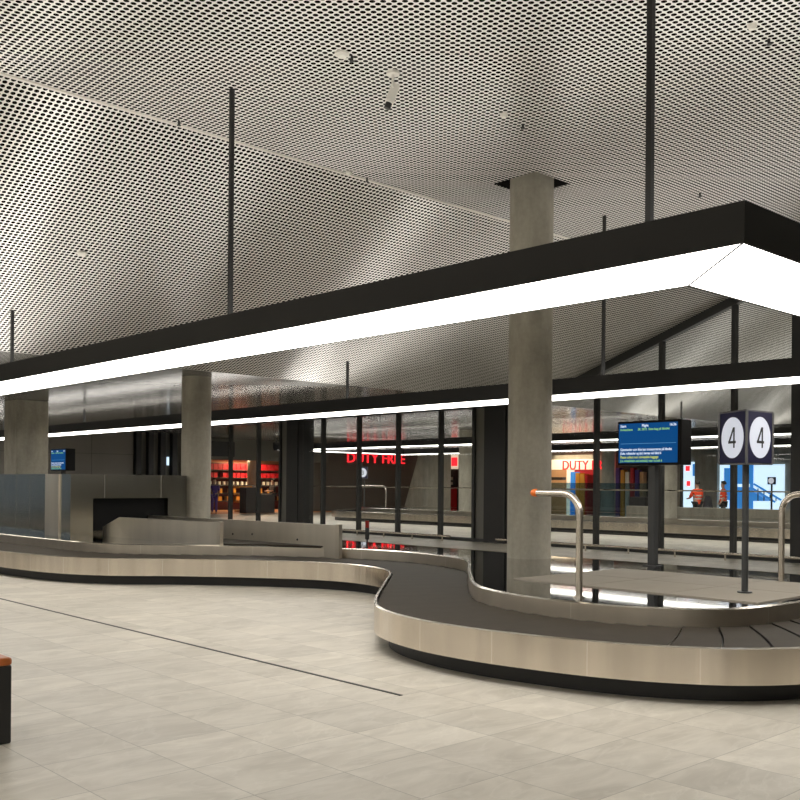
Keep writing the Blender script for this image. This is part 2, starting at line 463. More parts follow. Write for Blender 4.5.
# end louvre posts next to the end wall
lw = thing('window_2', 'dark vertical louvre partition beside the end wall', None, (21.7, 39.1, 0), kind='structure')
b = MB(); b.box(20.4, 23.2, 39.12, 39.2, 0, ZL); b.build('backing_panel', M['greyclad'], lw)
for k in range(5):
    x = 20.5 + k * .59
    b = MB(); b.box(x, x + .24, 38.85, 39.12, 0, ZL); b.build('louvre_post', M['cladding'], lw)
b = MB(); b.box(20.5, 23.1, 38.8, 38.86, 1.6, 1.78); b.build('transom', M['cladding'], lw)
b = MB(); b.box(21.96, 22.05, 38.78, 38.84, 2.35, 2.72); b.build('wall_light', M['fasciablue'], lw)

# bumper rail in front of the glass
for i, (ya, yb, lab) in enumerate(((-2.0, 17.2, 'low steel bumper rail at the foot of the glass wall, right of the grey cladding'),
                      (18.9, 26.2, 'low steel bumper rail at the foot of the glass wall under the red shop sign'))):
    br = thing('bumper_rail', lab, 'rail', (19.55, (ya + yb) / 2, 0), 'low bumper rails along the glass wall')
    b = MB(); b.tube([(19.55, ya, .15), (19.55, yb, .15)], .028, 8); b.build('rail', M['chrome'], br, smooth=True)
    y = ya + .3
    while y < yb:
        b = MB(); b.cyl(19.55, y, 0, .14, .022, 8); b.build('post', M['chrome'], br); y += 1.23

# ------------------------------------------------------------------ columns
def round_column(x, y, r, z1, label, z0=.55):
    b = MB(); b.cyl(x, y, z0, z1, r, 48)
    return tag(b.build('concrete_column', M['concrete'], smooth=True), label, 'column', 'concrete columns', 'thing')
round_column(10.95, 9.0, .314, ZC + .85, 'tall round concrete column rising through a square ceiling cut-out')
round_column(10.78, 17.84, .305, ZL + .01, 'round concrete column beside the steel conveyor housing')
round_column(29.0, 17.84, .31, ZL, 'round concrete column behind the glass, right of the blue screen')
round_column(28.7, 26.84, .31, ZL, 'round concrete column behind the glass, beside the red shop display')
b = MB(); b.box(10.34, 11.22, 26.3, 27.2, .55, ZL)
tag(b.build('concrete_pier', M['concrete'], bevel=.02), 'square concrete pier behind the steel housing', 'column', kind='thing')

# ------------------------------------------------------------------ ring lamps
def ring_lamp(x0, x1, y0, y1, w, rods, label, flip=None):
    """rectangular suspended light: black frame, glowing underside in four mitred pieces, uplight on top"""
    z0, z1 = 3.07, 3.325
    F = (lambda x: flip - x) if flip else (lambda x: x)
    root = thing('ring_pendant_light', label, 'light', (F((x0 + x1) / 2), (y0 + y1) / 2, z0), 'rectangular ring lights')
    def rect(i): return [(F(x0 + i), y0 + i), (F(x1 - i), y0 + i), (F(x1 - i), y1 - i), (F(x0 + i), y1 - i)]
    fr = MB(); t = .018
    for (a, c) in ((0, t), (w - t, w)):
        A, Cc = rect(a), rect(c)
        vs = [(*p, z0) for p in A] + [(*p, z0) for p in Cc] + [(*p, z1) for p in A] + [(*p, z1) for p in Cc]
        fs = []
        for k in range(4):
            j = (k + 1) % 4
            fs += [(k, j, 8 + j, 8 + k), (4 + k, 4 + j, 12 + j, 12 + k), (k, j, 4 + j, 4 + k), (8 + k, 8 + j, 12 + j, 12 + k)]
        fr.add(vs, fs)
    fr.build('frame', M['black'], root)
    A, Cc = rect(t), rect(w - t)
    for k in range(4):
        j = (k + 1) % 4
        def sh(p, q, d):      # small shadow gap at each mitre
            v = Vector((q[0] - p[0], q[1] - p[1])); v.normalize(); return (p[0] + v.x * d, p[1] + v.y * d)
        g = .006
        q = [sh(A[k], A[j], g), sh(A[j], A[k], g), sh(Cc[j], Cc[k], g), sh(Cc[k], Cc[j], g)]
        b = MB(); b.prism(q, z0 + .004, z0 + .03); b.build('diffuser', M['lamp'], root)
        b = MB(); b.prism(q, z1 - .05, z1 - .03); b.build('top_diffuser', M['lampup'], root)
        # black mitre bar closing the gap
        b = MB(); b.tube([(*A[k], z0 + .005), (*Cc[k], z0 + .005)], .0075, 6); b.build('mitre_bar', M['black'], root)
    for (x, y) in rods:
        x = F(x)
        b = MB(); b.box(x - .022, x + .022, y - .022, y + .022, z1 - .04, ceil_z(y) + .01); b.build('suspension_rod', M['black'], root)
        b = MB(); b.box(x - .06, x + .06, y - .06, y + .06, z1 - .035, z1 + .012); b.build('rod_bracket', M['black'], root)
    return root
LX0, LX1, LY0, LY1, LW = 5.49, 13.55, 2.87, 36.0, .92
near = LX0 + LW / 2; far = LX1 - LW / 2
ring_lamp(LX0, LX1, LY0, LY1, LW,
          [(near, 3.825), (near, 9.16), (near, 15.35), (near, 21.8), (near, 28.1), (far, 3.85), (far, 9.25), (far, 15.68), (far, 21.8), (far, 28.1), (far, 34.4)],
          'large rectangular black ring light hanging above the nearest baggage carousel')
ring_lamp(LX0, LX1, LY0, LY1, LW,
          [(near, 3.825), (near, 9.16), (near, 15.35), (near, 21.8), (near, 28.1), (far, 3.85), (far, 9.25), (far, 15.68), (far, 21.8), (far, 28.1)],
          'rectangular ring light hanging in the hall behind the glass wall', flip=39.3)

ring_lamp(LX0, LX1, -9.0, 24.0, LW, [(near, -2.4), (near, 3.8), (near, 9.16), (far, -2.4), (far, 3.8), (far, 9.16)],  # extra ring lamp out of view, added to even the light on the floor
          'unseen rectangular ring light added behind the camera to even out the floor light', flip=4.2)

# ------------------------------------------------------------------ carousels
PAIRS = [((6.15, 28), (7.3, 28)), ((6.15, 24), (7.3, 24)), ((6.15, 20), (7.3, 20)), ((6.2, 17.2), (7.35, 17.4)), ((6.42, 15.2), (7.45, 15.9)),
         ((6.9, 14.1), (7.8, 14.95)), ((7.75, 13.3), (8.6, 14.1)), ((8.5, 12.4), (9.55, 12.95)), ((9.05, 11.5), (10.15, 11.85)),
         ((9.2, 10.65), (10.32, 10.7)), ((8.88, 9.75), (9.92, 9.33)), ((7.77, 8.62), (8.72, 8.12)), ((6.6, 7.45), (7.62, 7.02)),
         ((6.15, 6.85), (7.28, 6.45)), ((5.93, 6.15), (7.13, 5.9)), ((5.9, 5.5), (7.12, 5.4)), ((5.99, 4.88), (7.17, 5.0)),
         ((6.15, 4.3), (7.30, 4.68)), ((6.4, 3.82), (7.52, 4.38)), ((6.75, 3.42), (7.85, 4.15)), ((7.3, 3.12), (8.3, 4.05)),
         ((8.2, 2.95), (8.95, 4.02)), ((9.4, 2.93), (9.6, 4.02)), ((10.7, 2.98), (10.4, 4.05)), ((11.8, 3.3), (11.0, 4.3)),
         ((12.5, 4.1), (11.45, 4.9)), ((12.65, 5.6), (11.55, 5.9)), ((12.65, 9), (11.55, 9)), ((12.65, 14), (11.55, 14)), ((12.65, 20), (11.55, 20)),
         ((12.65, 26), (11.55, 26)), ((12.65, 31), (11.55, 31)), ((12.5, 32.9), (11.4, 32.2)), ((11.6, 34.1), (10.9, 33.1)), ((10.4, 34.55), (10.2, 33.4)),
         ((8.4, 34.55), (8.6, 33.4)), ((7.2, 34.1), (7.9, 33.1)), ((6.35, 32.9), (7.42, 32.2)), ((6.15, 31), (7.3, 31))]
SUB = 10
OUT, INN = [], []
for i in range(len(PAIRS)):
    for k in range(SUB):
        OUT.append(catmull([p[0] for p in PAIRS], i, k / SUB)); INN.append(catmull([p[1] for p in PAIRS], i, k / SUB))
NP = len(OUT)
ZR, ZRB, ZB, ZI = .42, .147, .392, .55      # rim top, rim bottom, belt, island top
def inset(poly, d):
    out = []; n = len(poly)
    for i in range(n):
        a = Vector(poly[i - 2]); c = Vector(poly[(i + 2) % n]); tg = (c - a).normalized()
        out.append((poly[i][0] + d * -tg.y, poly[i][1] + d * tg.x))
    return out
# outline runs with decreasing y on the near side: counter-clockwise seen from above -> left normal points inwards
def carousel(label, flip=None):
    F = (lambda p: (flip - p[0], p[1])) if flip else (lambda p: (p[0], p[1]))
    root = thing('baggage_carousel', label, 'baggage carousel', (*F((9.55, 18.0)), 0), 'baggage carousels')
    O0 = [F(p) for p in OUT]; I0 = [F(p) for p in INN]
    Oin = [F(p) for p in inset(OUT, .03)]; Ok = [F(p) for p in inset(OUT, .15)]; Ogap = [F(p) for p in inset(OUT, .045)]
    Iin = [F(p) for p in inset(INN, .035)]; Ibelt = [F(p) for p in inset(INN, -.008)]
    cum = [0]
    for i in range(NP): cum.append(cum[-1] + math.dist(OUT[i], OUT[(i + 1) % NP]))
    icum = [0]
    for i in range(NP): icum.append(icum[-1] + math.dist(INN[i], INN[(i + 1) % NP]))
    def band(name, A, za, B, zb, mat, cc, skip=None, par=root, rev=False):
        m = MB()
        for i in range(NP):
            if skip and skip(i) and skip((i + 1) % NP): continue
            j = (i + 1) % NP
            m.add([(*A[i], za), (*A[j], za), (*B[j], zb), (*B[i], zb)], [(0, 1, 2, 3)],
                  [[(cc[i], za), (cc[i + 1], za), (cc[i + 1], zb), (cc[i], zb)]])
        return m
    # outer steel band, its rolled lip, and the recessed black kick plate
    m = band('rim', O0, ZRB, O0, ZR - .008, M['steel'], cum)
    m2 = band('rim', Oin, ZRB, O0, ZRB, M['steel'], cum); m.add(m2.v, m2.f, m2.uv)
    rim = m.build('rim', M['steel'], root, smooth=True)
    m = band('lip', O0, ZR - .008, Oin, ZR, M['lip'], cum)
    m2 = band('lip', Oin, ZR, Oin, ZB - .05, M['lip'], cum); m.add(m2.v, m2.f, m2.uv)
    m.build('rim_lip', M['lip'], rim, smooth=True)
    m = band('kick', Ok, 0.0, Ok, ZRB + .02, M['kick'], cum)
    m2 = band('kick', Ok, ZRB + .02, Oin, ZRB, M['kick'], cum); m.add(m2.v, m2.f, m2.uv)
    m.build('kick_plate', M['kick'], root, smooth=True)
    # belt of overlapping crescent plates
    mid = [((OUT[i][0] + INN[i][0]) / 2, (OUT[i][1] + INN[i][1]) / 2) for i in range(NP)]
    mc = [0]
    for i in range(NP): mc.append(mc[-1] + math.dist(mid[i], mid[(i + 1) % NP]))
    TOT = mc[-1]; NPL = int(TOT / .36); PL = TOT / NPL
    import bisect
    def at(s):
        s %= TOT; i = min(max(bisect.bisect_right(mc, s) - 1, 0), NP - 1); f = (s - mc[i]) / max(1e-6, mc[i + 1] - mc[i]); j = (i + 1) % NP
        lerp = lambda a, b: (a[0] + (b[0] - a[0]) * f, a[1] + (b[1] - a[1]) * f)
        return lerp(Ogap[i], Ogap[j]), lerp(Ibelt[i], Ibelt[j])
    bm_ = MB(); bj = MB(); NC = 7
    for k in range(NPL):
        rows = []
        for e, z in ((0, ZB - .03), (0.042, ZB - .03), (0.046, ZB + .008), (.5, ZB + .004), (1.0, ZB - .002)):
            row = []
            for c in range(NC):
                u = c / (NC - 1); sw = .025 * math.sin(math.pi * u)
                o_, i_ = at((k + e) * PL + sw)
                row.append((i_[0] + (o_[0] - i_[0]) * u, i_[1] + (o_[1] - i_[1]) * u, z))
            rows.append(row)
        vs = [p for r in rows for p in r]
        fs = [(r * NC + c, r * NC + c + 1, (r + 1) * NC + c + 1, (r + 1) * NC + c) for r in range(4) for c in range(NC - 1)]
        h_ = 2 * (NC - 1)
        bm_.add(vs[2 * NC:], [tuple(q - 2 * NC for q in f) for f in fs[h_:]]); bj.add(vs[:3 * NC], fs[:h_])
    belt = bm_.build('belt', M['rubber'], root)
    bj.build('belt_joint', M['kick'], belt)
    # inner skirt with lip, polished island deck
    m = band('skirt', I0, ZB - .04, I0, ZI - .006, M['skirt'], icum)
    sk = m.build('skirt', M['skirt'], root, smooth=True)
    m = band('lip', I0, ZI - .006, Iin, ZI + .004, M['lip'], icum)
    m.build('skirt_lip', M['lip'], sk, smooth=True)
    m = MB(); deck = [p for i, p in enumerate(Iin)]
    m.prism(deck, ZI - .02, ZI)
    dk = m.build('island_deck', M['mirror'], root)
    return root
car = carousel('stainless steel baggage carousel with black rubber belt in front of the glass wall')
car2 = carousel('baggage carousel seen through the glass wall', flip=39.3)
# mat of square tiles on the deck
m = MB(); nx, ny = 2, 3; mx0, mx1, my0, my1 = 8.3, 10.42, 4.18, 7.05
for i in range(nx):
    for j in range(ny):
        g = .006
        m.box(mx0 + (mx1 - mx0) * i / nx + g, mx0 + (mx1 - mx0) * (i + 1) / nx - g, my0 + (my1 - my0) * j / ny + g, my0 + (my1 - my0) * (j + 1) / ny - g, ZI, ZI + .012)
mt = m.build('rubber_mat', M['mat']); tag(mt, 'grey rectangular tiled mat lying on the polished carousel island', 'mat')
# (the chute opening, conveyor)
fc = thing('feed_conveyor', 'steel sided feed conveyor running from the housing opening to the carousel', 'conveyor', (9.2, 15.0, 0))
m = MB(); m.prism([(8.92, 14.05), (9.90, 12.42), (9.66, 17.72), (8.74, 17.72)], ZI + .005, ZI + .03); m.build('conveyor_belt', M['rubber'], fc, bevel=.01)
def guard(p0, p1, slope, z1=.93):
    m = MB(); d = Vector((p1[0] - p0[0], p1[1] - p0[1])); n_ = Vector((d.y, -d.x)).normalized() * .02
    zt0 = z1
    q = [(p0[0], p0[1])]
    L_ = d.length; s = 1 - slope / L_
    pts = [(p0, ZB, zt0), ((p0[0] + d.x * s, p0[1] + d.y * s), ZB, zt0), (p1, ZB, z1 - (.20 if slope > .1 else 0))]
    vs = []
    for p, zb, zt in pts:
        for sg in (-1, 1):
            vs += [(p[0] + n_.x * sg, p[1] + n_.y * sg, zb), (p[0] + n_.x * sg, p[1] + n_.y * sg, zt)]
    fs = []
    for i in range(2):
        o = 4 * i
        fs += [(o, o + 4, o + 5, o + 1), (o + 2, o + 3, o + 7, o + 6), (o + 1, o + 5, o + 7, o + 3), (o, o + 2, o + 6, o + 4)]
    fs += [(0, 1, 3, 2), (8, 10, 11, 9)]
    m.add(vs, fs)
    g = m.build('side_guard', M['guard'], fc)
    e = MB(); e.obox(p0, (n_.normalized().x, n_.normalized().y), (d.normalized().x, d.normalized().y), .035, .045, ZB, zt0 + .012)
    e.build('end_post', M['lip'] if False else M['skirt'], g)
    return g
g1 = guard((8.88, 13.92), (8.60, 17.58), .58)
g2 = guard((9.93, 12.08), (9.62, 18.3), .0)
for (x, y, z) in ((9.83, 13.0, .66), (9.75, 14.2, .70), (9.71, 14.75, .68)):
    b = MB(); b.cyl(0, 0, 0, .01, .018, 12)
    b.v = [(x - .03 - p[2], y + p[0], z + p[1]) for p in b.v]; b.build('sensor', M['black'], g2)

# steel housing with black opening
hs = thing('conveyor_housing', 'tall satin steel conveyor housing with black opening beside the round column', 'cabinet', (9.2, 20.0, 0))
hx0, hx1, hy0, hy1, hz0, hz1 = 7.94, 10.42, 17.6, 30.5, ZI, 1.735
ox0, ox1, oz = 8.39, 9.99, 1.275
m = MB()
m.box(hx0, ox0, hy0, hy0 + .9, hz0, hz1); m.box(ox1, hx1, hy0, hy0 + .9, hz0, hz1); m.box(ox0, ox1, hy0, hy0 + .9, oz, hz1)
m.box(hx0, hx1, hy0 + .9, hy1, hz0, hz1)
m.build('shell', M['housing'], hs)
m = MB(); m.box(ox0, ox1, hy0 + .14, hy0 + .16, hz0 + .10, oz); m.build('strip_curtain', M['dark'], hs)
m = MB(); m.box(hx0 - .03, hx0, 18.07, 18.69, hz0, hz1); m.build('side_panel', M['guard'], hs)
for y in (hy0 + 1.9, hy0 + 2.6):
    m = MB(); m.box(hx0 - .004, hx0, y, y + .02, hz0, hz1); m.build('panel_joint', M['housing'], hs)
for x in (8.62, 9.83):
    m = MB(); m.box(x, x + .006, hy0 - .003, hy0, oz + .01, hz1); m.build('panel_joint', M['guard'], hs)

# ------------------------------------------------------------------ curved handles
def handle(x, y, zb, ang, label, reach=.56, top=1.525, tip=True, group='curved steel handles'):
    d = (math.cos(ang), math.sin(ang)); r = .20
    root = thing('curved_handle', label, 'handrail', (x, y, zb), group)
    path = [(x, y, zb), (x, y, top - r)]
    for k in range(1, 9):
        a = math.pi / 2 * k / 8; path.append((x + d[0] * r * (1 - math.cos(a)), y + d[1] * r * (1 - math.cos(a)), top - r + r * math.sin(a)))
    e = (x + d[0] * reach, y + d[1] * reach, top); path.append(e)
    b = MB(); b.tube(path, .034, 14); b.build('tube', M['chrome'], root, smooth=True)
    b = MB(); b.cyl(x, y, zb, zb + .012, .055, 16); b.build('base_flange', M['chrome'], root)
    if tip:
        p = [(e[0] + d[0] * q, e[1] + d[1] * q, top) for q in (-.015, 0, .03, .05, .062)]
        b = MB(); b.tube(p, [.036, .039, .037, .028, .012], 14); b.build('end_cap', M['orange'], root, smooth=True)
    return root
handle(7.43, 5.50, ZI, math.pi / 2, 'curved steel handle with orange tip in front of the tall column', reach=.52)
handle(10.42, 4.98, ZI, -math.pi / 2, 'curved steel handle to the right of the sign with number 4')
hy = sight(386, X=28.6)
handle(28.6, hy[1], ZI, math.pi / 2 , 'curved steel handle in the hall behind the glass, under the red sign', reach=1.7, top=1.5)

# ------------------------------------------------------------------ number sign (three faced) on a post
def glyph4(w, h, t):
    """thin condensed 4 as polygons in (u, v), centred"""
    P = []
    P.append([(w * .26 - t / 2, -h / 2), (w * .26 + t / 2, -h / 2), (w * .26 + t / 2, h / 2), (w * .26 - t / 2, h / 2)])
    yb = -h * .22
    P.append([(-w / 2, yb - t / 2), (w / 2, yb - t / 2), (w / 2, yb + t / 2), (-w / 2, yb + t / 2)])
    P.append([(-w / 2, yb), (-w / 2 + t * 1.15, yb), (w * .26 + t * .3, h / 2), (w * .26 - t * .75, h / 2)])
    return P
def number_sign(x, y, zb, label, body='4', phi=TH, group='three faced number signs'):
    """phi: plan direction from the front edge of the prism away from the viewer"""
    root = thing('number_sign', label, 'sign', (x, y, zb), group)
    b = MB(); b.cyl(x, y, zb, 1.83, .032, 16); b.build('post', M['post'], root, smooth=True)
    b = MB(); b.cyl(x, y, zb, zb + .015, .07, 16); b.build('base_flange', M['post'], root)
    S = .50; R = S / math.sqrt(3)
    V = [Vector((x + R * math.cos(phi + math.pi + k * 2 * math.pi / 3), y + R * math.sin(phi + math.pi + k * 2 * math.pi / 3))) for k in range(3)]
    z0, z1 = 1.83, 2.33
    b = MB(); b.prism([tuple(v) for v in V], z0, z1); b.build('box', M['signblue'], root, bevel=.008)
    for (za_, zb_) in ((z1, z1 + .012), (z0 - .012, z0)):
        b = MB(); b.prism([tuple(Vector((x, y)) + (v - Vector((x, y))) * 1.01) for v in V], za_, zb_); b.build('end_plate', M['signgrey'], root)
    for v in V:
        b = MB(); b.cyl(v.x, v.y, z0, z1, .014, 8); b.build('corner_trim', M['signgrey'], root)
    for k in range(3):
        A, B = V[k], V[(k + 1) % 3]; u = (B - A).normalized(); n_ = Vector((u.y, -u.x)); c = (A + B) / 2; zc = (z0 + z1) / 2
        if (c + n_ - Vector((x, y))).length < (c - Vector((x, y))).length: n_ = -n_
        # viewer's right on this face
        rgt = Vector((-n_.y, n_.x))
        def P3(uu, vv, d): return (c.x + rgt.x * uu + n_.x * d, c.y + rgt.y * uu + n_.y * d, zc + vv)
        m = MB(); N = 40; r_ = .20
        ring = [(r_ * math.cos(2 * math.pi * i / N), r_ * math.sin(2 * math.pi * i / N)) for i in range(N)]
        m.add([P3(*p, .001) for p in ring] + [P3(*p, .005) for p in ring], [list(range(N, 2 * N))] + [(i, (i + 1) % N, N + (i + 1) % N, N + i) for i in range(N)])
        disc = m.build('disc', M['signwhite'], root)
        if body == '4':
            m = MB()
            for poly in glyph4(.135, .20, .024):
                nn = len(poly)
                m.add([P3(*p, .0055) for p in poly] + [P3(*p, .0075) for p in poly],
                      [list(range(nn, 2 * nn))] + [(i, (i + 1) % nn, nn + (i + 1) % nn, nn + i) for i in range(nn)])
            m.build('numeral', M['ink'], disc)
        else:
            ang = math.atan2(rgt.y, rgt.x)
            text_part('numeral', body, M['ink'], disc, .27, P3(0, -.095, .0075), (math.pi / 2, 0, ang), 'CENTER')
    return root
number_sign(8.98, 4.66, ZI + .012, 'navy three faced sign with number 4 on white discs, on a dark post', '4', phi=math.atan2(4.66, 8.98) + .02)
# the neighbouring hall's sign
q = sight(364.5, X=27.9)
number_sign(27.9, q[1], ZI, 'small round white sign behind the glass, under the red shop letters', '3', phi=math.atan2(q[1], 27.9) + .5)

# ------------------------------------------------------------------ information displays
def display(x, y, zb, label, group='blue information displays'):
    root = thing('information_display', label, 'display', (x, y, zb), group)
    b = MB(); b.box(x - .0, x + .09, y - .05, y + .05, zb, 1.9); b.build('post', M['post'], root)
    b = MB(); b.box(x - .04, x + .14, y - .10, y + .10, zb, zb + .012); b.build('base_plate', M['post'], root)
    bx0, bx1, by0, by1, z0, z1 = x - .10, x + .15, y - .49, y + .46, 1.875, 2.455
    b = MB(); b.box(bx0, bx1, by0, by1, z0, z1); b.build('casing', M['casing'], root, bevel=.008)
    b = MB(); b.box(bx0 - .004, bx0 + .001, by0 + .05, by1 - .02, z0 + .03, z1 - .03); s = b.build('screen', M['screen'], root)
    xf = bx0 - .006; R = (math.pi / 2, 0, -math.pi / 2); yl = by1 - .045
    W = by1 - by0
    def T(t, mat, size, dy, z, al='LEFT', sx=1.0): text_part('screen_text', t, mat, s, size, (xf, yl - dy, z), R, al, sx=sx, bold=.0012)
    T('Start', M['twhite'], .046, 0, z1 - .078); T('Flight', M['twhite'], .046, .33, z1 - .078); T('16:36', M['twhite'], .046, .84, z1 - .078, 'RIGHT')
    T('København', M['tgreen'], .042, 0, z1 - .125); T('SK 2872  Siste bag på båndet', M['tgreen'], .042, .27, z1 - .125, sx=.96)
    T('Gjenstander som ikke kan transporteres på båndet', M['twhite'], .047, 0, z0 + .190, sx=.80)
    T('(f.eks. rullestoler og dyr) hentes ved bånd 6', M['twhite'], .047, 0, z0 + .140, sx=.75)
    T('Please collect non conveyable baggage', M['tyellow'], .047, 0, z0 + .090, sx=.80)
    T('(i.e. wheelchairs and animals) near to belt 6', M['tgreen'], .047, 0, z0 + .042, sx=.77)
    b = MB(); b.box(xf, xf + .001, by0 + .07, by1 - .05, z1 - .300, z1 - .294); b.build('screen_line', M['screenline'], s)
    return root
dsp = display(11.10, 7.07, ZI, 'blue information display on a dark post behind the tall column')
copy_tree(dsp, loc=(11.02, 24.98, ZI), label='blue information display seen above the steel housing beside the square pier')

# beacon on the island
bc = thing('warning_beacon', 'small black warning beacon with red lens on the carousel island', 'beacon', (10.9, 12.5, ZI))
b = MB(); b.cyl(10.9, 12.5, ZI, ZI + .10, .015, 10); b.build('stem', M['black'], bc)
b = MB(); b.cyl(10.9, 12.5, ZI + .10, ZI + .30, .036, 16); b.build('body', M['black'], bc, smooth=True)
b = MB(); b.cyl(10.9, 12.5, ZI + .30, ZI + .37, .034, 16); b.build('lens', M['redlens'], bc, smooth=True)
b = MB(); b.cyl(10.9, 12.5, ZI + .37, ZI + .42, .036, 16); b.build('cap', M['redlens'], bc, smooth=True)

# ------------------------------------------------------------------ bench, floor slot
bn = thing('bench', 'dark bench with orange wooden seat at the lower corner of the floor', 'bench', (1.6, 6.2, 0))
b = MB(); b.box(.1, 2.32, 5.93, 6.42, .475, .525); b.build('seat', M['wood'], bn, bevel=.018)
b = MB(); b.box(.12, 2.318, 5.935, 6.415, .0, .478); b.build('body', M['bench'], bn, bevel=.012)
b = MB(); b.box(5.015, 5.045, 5.36, 16.5, .0, .004); tag(b.build('slot_drain', M['kick']), 'thin dark slot drain running across the pale floor tiles', 'drain')

# ------------------------------------------------------------------ ceiling fittings
def on_ceiling(px, py):
    r = (px - .0085 * (484 - py) - 400) / FPX; ax = .6820 + .7314 * r; ay = .7314 - .6820 * r; k = (484 + .0085 * (px - 400) - py) / FPX
    Z = (ZC - EYE) / k
    if ay * Z > YA:
        sl = (ZL - ZC) / (YB - YA); Z = (ZC - sl * YA - EYE) / (k - sl * ay)
        if ay * Z > YB: Z = (ZL - EYE) / k
    return ax * Z, ay * Z, EYE + k * Z
x, y, z = on_ceiling(393, 72)
cc = thing('security_camera', 'white security camera hanging from the perforated ceiling', 'camera', (x, y, z))
b = MB(); b.cyl(x, y, z - .03, z, .07, 16); b.build('mount', M['white'], cc)
b = MB(); b.tube([(x, y, z), (x, y, z - .16)], .014, 8); b.build('arm', M['white'], cc)
dv = Vector((-.27, .20, -.93)).normalized()
p = Vector((x + .06, y + .03, z - .13)); b = MB()
rt = dv.cross(Vector((0, 0, 1))).normalized(); up2 = rt.cross(dv)
vs = []
for a in (-.02, .19):
    for (s1, s2) in ((-1, -1), (1, -1), (1, 1), (-1, 1)): vs.append(p + dv * a + rt * s1 * .05 + up2 * s2 * .045)
b.add(vs, [(0, 1, 2, 3), (4, 7, 6, 5), (0, 4, 5, 1), (1, 5, 6, 2), (2, 6, 7, 3), (3, 7, 4, 0)]); b.build('body', M['white'], cc, bevel=.008)
b = MB(); b.tube([p + dv * .19, p + dv * .25], .036, 14); b.build('lens', M['black'], cc, smooth=True)
det = [(342, 53, 'round smoke detector on the near ceiling next to the security camera'),
       (82, 253, 'round smoke detector on the sloping ceiling above the left end of the ring light'),
       (504, 114, 'round smoke detector on the ceiling above the tall column'),
       (752, 25, 'round smoke detector on the ceiling at the upper right'),
       (349, 172, 'round smoke detector beside the ceiling fold')]
for i, (px, py, lab) in enumerate(det):
    x, y, z = on_ceiling(px, py)
    sd = thing('smoke_detector', lab, 'smoke detector', (x, y, z), 'smoke detectors')
    r_ = .075 if i < 2 else .045
    b = MB(); b.cyl(x, y, z - .02, z + .01, r_, 18); b.build('base', M['white'], sd)
    b = MB(); b.cyl(x, y, z - .042, z - .02, r_ * .6, 18, r_ * .85); b.build('chamber', M['white'], sd, smooth=True)
for px, py, lab in ((352, 56, 'sprinkler head beside the smoke detector near the camera'), (523, 124, 'sprinkler head in the ceiling above the tall column'),
                (769, 39, 'sprinkler head in the ceiling at the upper right'), (700, 193, 'sprinkler head in the ceiling above the lamp corner'),
                (367, 178, 'sprinkler head just beyond the ceiling fold'), (179, 121, 'sprinkler head in the ceiling left of the first lamp rod')):
    x, y, z = on_ceiling(px, py)
    sp_ = thing('sprinkler_head', lab, 'sprinkler', (x, y, z), 'sprinkler heads')
    b = MB(); b.cyl(x, y, z - .05, z + .01, .014, 8); b.build('stem', M['black'], sp_)
    b = MB(); b.cyl(x, y, z - .056, z - .05, .026, 10); b.build('deflector', M['black'], sp_)

# ------------------------------------------------------------------ beyond the glass
def plate(name, px0, py0, px1, py1, X, mat, label, cat, depth=.12, group=None, floor=False):
    """a fitting on a wall that faces the hall (plane x = X), given real thickness"""
    a = sight(px0, py1, X=X); c = sight(px1, py0, X=X); a2 = sight(px0, py0, X=X); c2 = sight(px1, py1, X=X)
    z0 = (a[2] + c2[2]) / 2; z1 = (a2[2] + c[2]) / 2
    b = MB(); b.box(X - depth, X, c[1], a[1], 0.0 if floor else max(z0, 0.0), z1)
    return tag(b.build(name, mat), label, cat, group)
def shop_letters(body, px0, px1, py0, py1, label, X=None, Y=None, name='shop_sign'):
    q0 = sight(px0, py1, X=X, Y=Y); q0t = sight(px0, py0, X=X, Y=Y); q1 = sight(px1, py1, X=X, Y=Y)
    h = q0t[2] - q0[2]; w = math.hypot(q1[0] - q0[0], q1[1] - q0[1])
    ang = math.atan2(q1[1] - q0[1], q1[0] - q0[0])
    o = text_part(name, body, M['red'], None, h / .70, (q0[0], q0[1], (q0[2] + q1[2]) / 2), (math.pi / 2, 0, ang), 'LEFT', extrude=.03)
    wid = max(v.co.x for v in o.data.vertices) - min(v.co.x for v in o.data.vertices)
    o.scale = (w / wid, 1, 1)
    bm2 = bmesh.new(); bm2.from_mesh(o.data)
    bm2.to_mesh(o.data); bm2.free()
    return tag(o, label, 'sign', 'red shop signs')
shop_letters('DUTY FREE', 346.5, 404, 453.2, 463, 'red lit DUTY FREE letters on the dark wall behind the glass', Y=43.97)
shop_letters('DUTY FREE', 562, 612, 460.5, 469.5, 'red lit DUTY FREE letters above the shop to the right of the tall column', X=43.6)

# leaning concrete pier in front of the dark wall
P0 = sight(403, X=37.0); P1 = sight(441, X=37.0)
b = MB()
y0_, y1_ = sight(443, X=37.0)[1], sight(403, X=37.0)[1]
yt1 = sight(421, X=37.0)[1]
b.add([(37, y0_, 0), (37, y1_, 0), (37, yt1, ZL - .005), (37, y0_, ZL), (37.6, y0_, 0), (37.6, y1_, 0), (37.6, yt1, ZL - .005), (37.6, y0_, ZL)],
      [(0, 1, 2, 3), (4, 7, 6, 5), (0, 4, 5, 1), (1, 5, 6, 2), (2, 6, 7, 3), (3, 7, 4, 0)])
tag(b.build('leaning_pier', M['walllight']), 'leaning pale concrete pier to the right of the red letters on the dark wall', 'column', kind='thing')

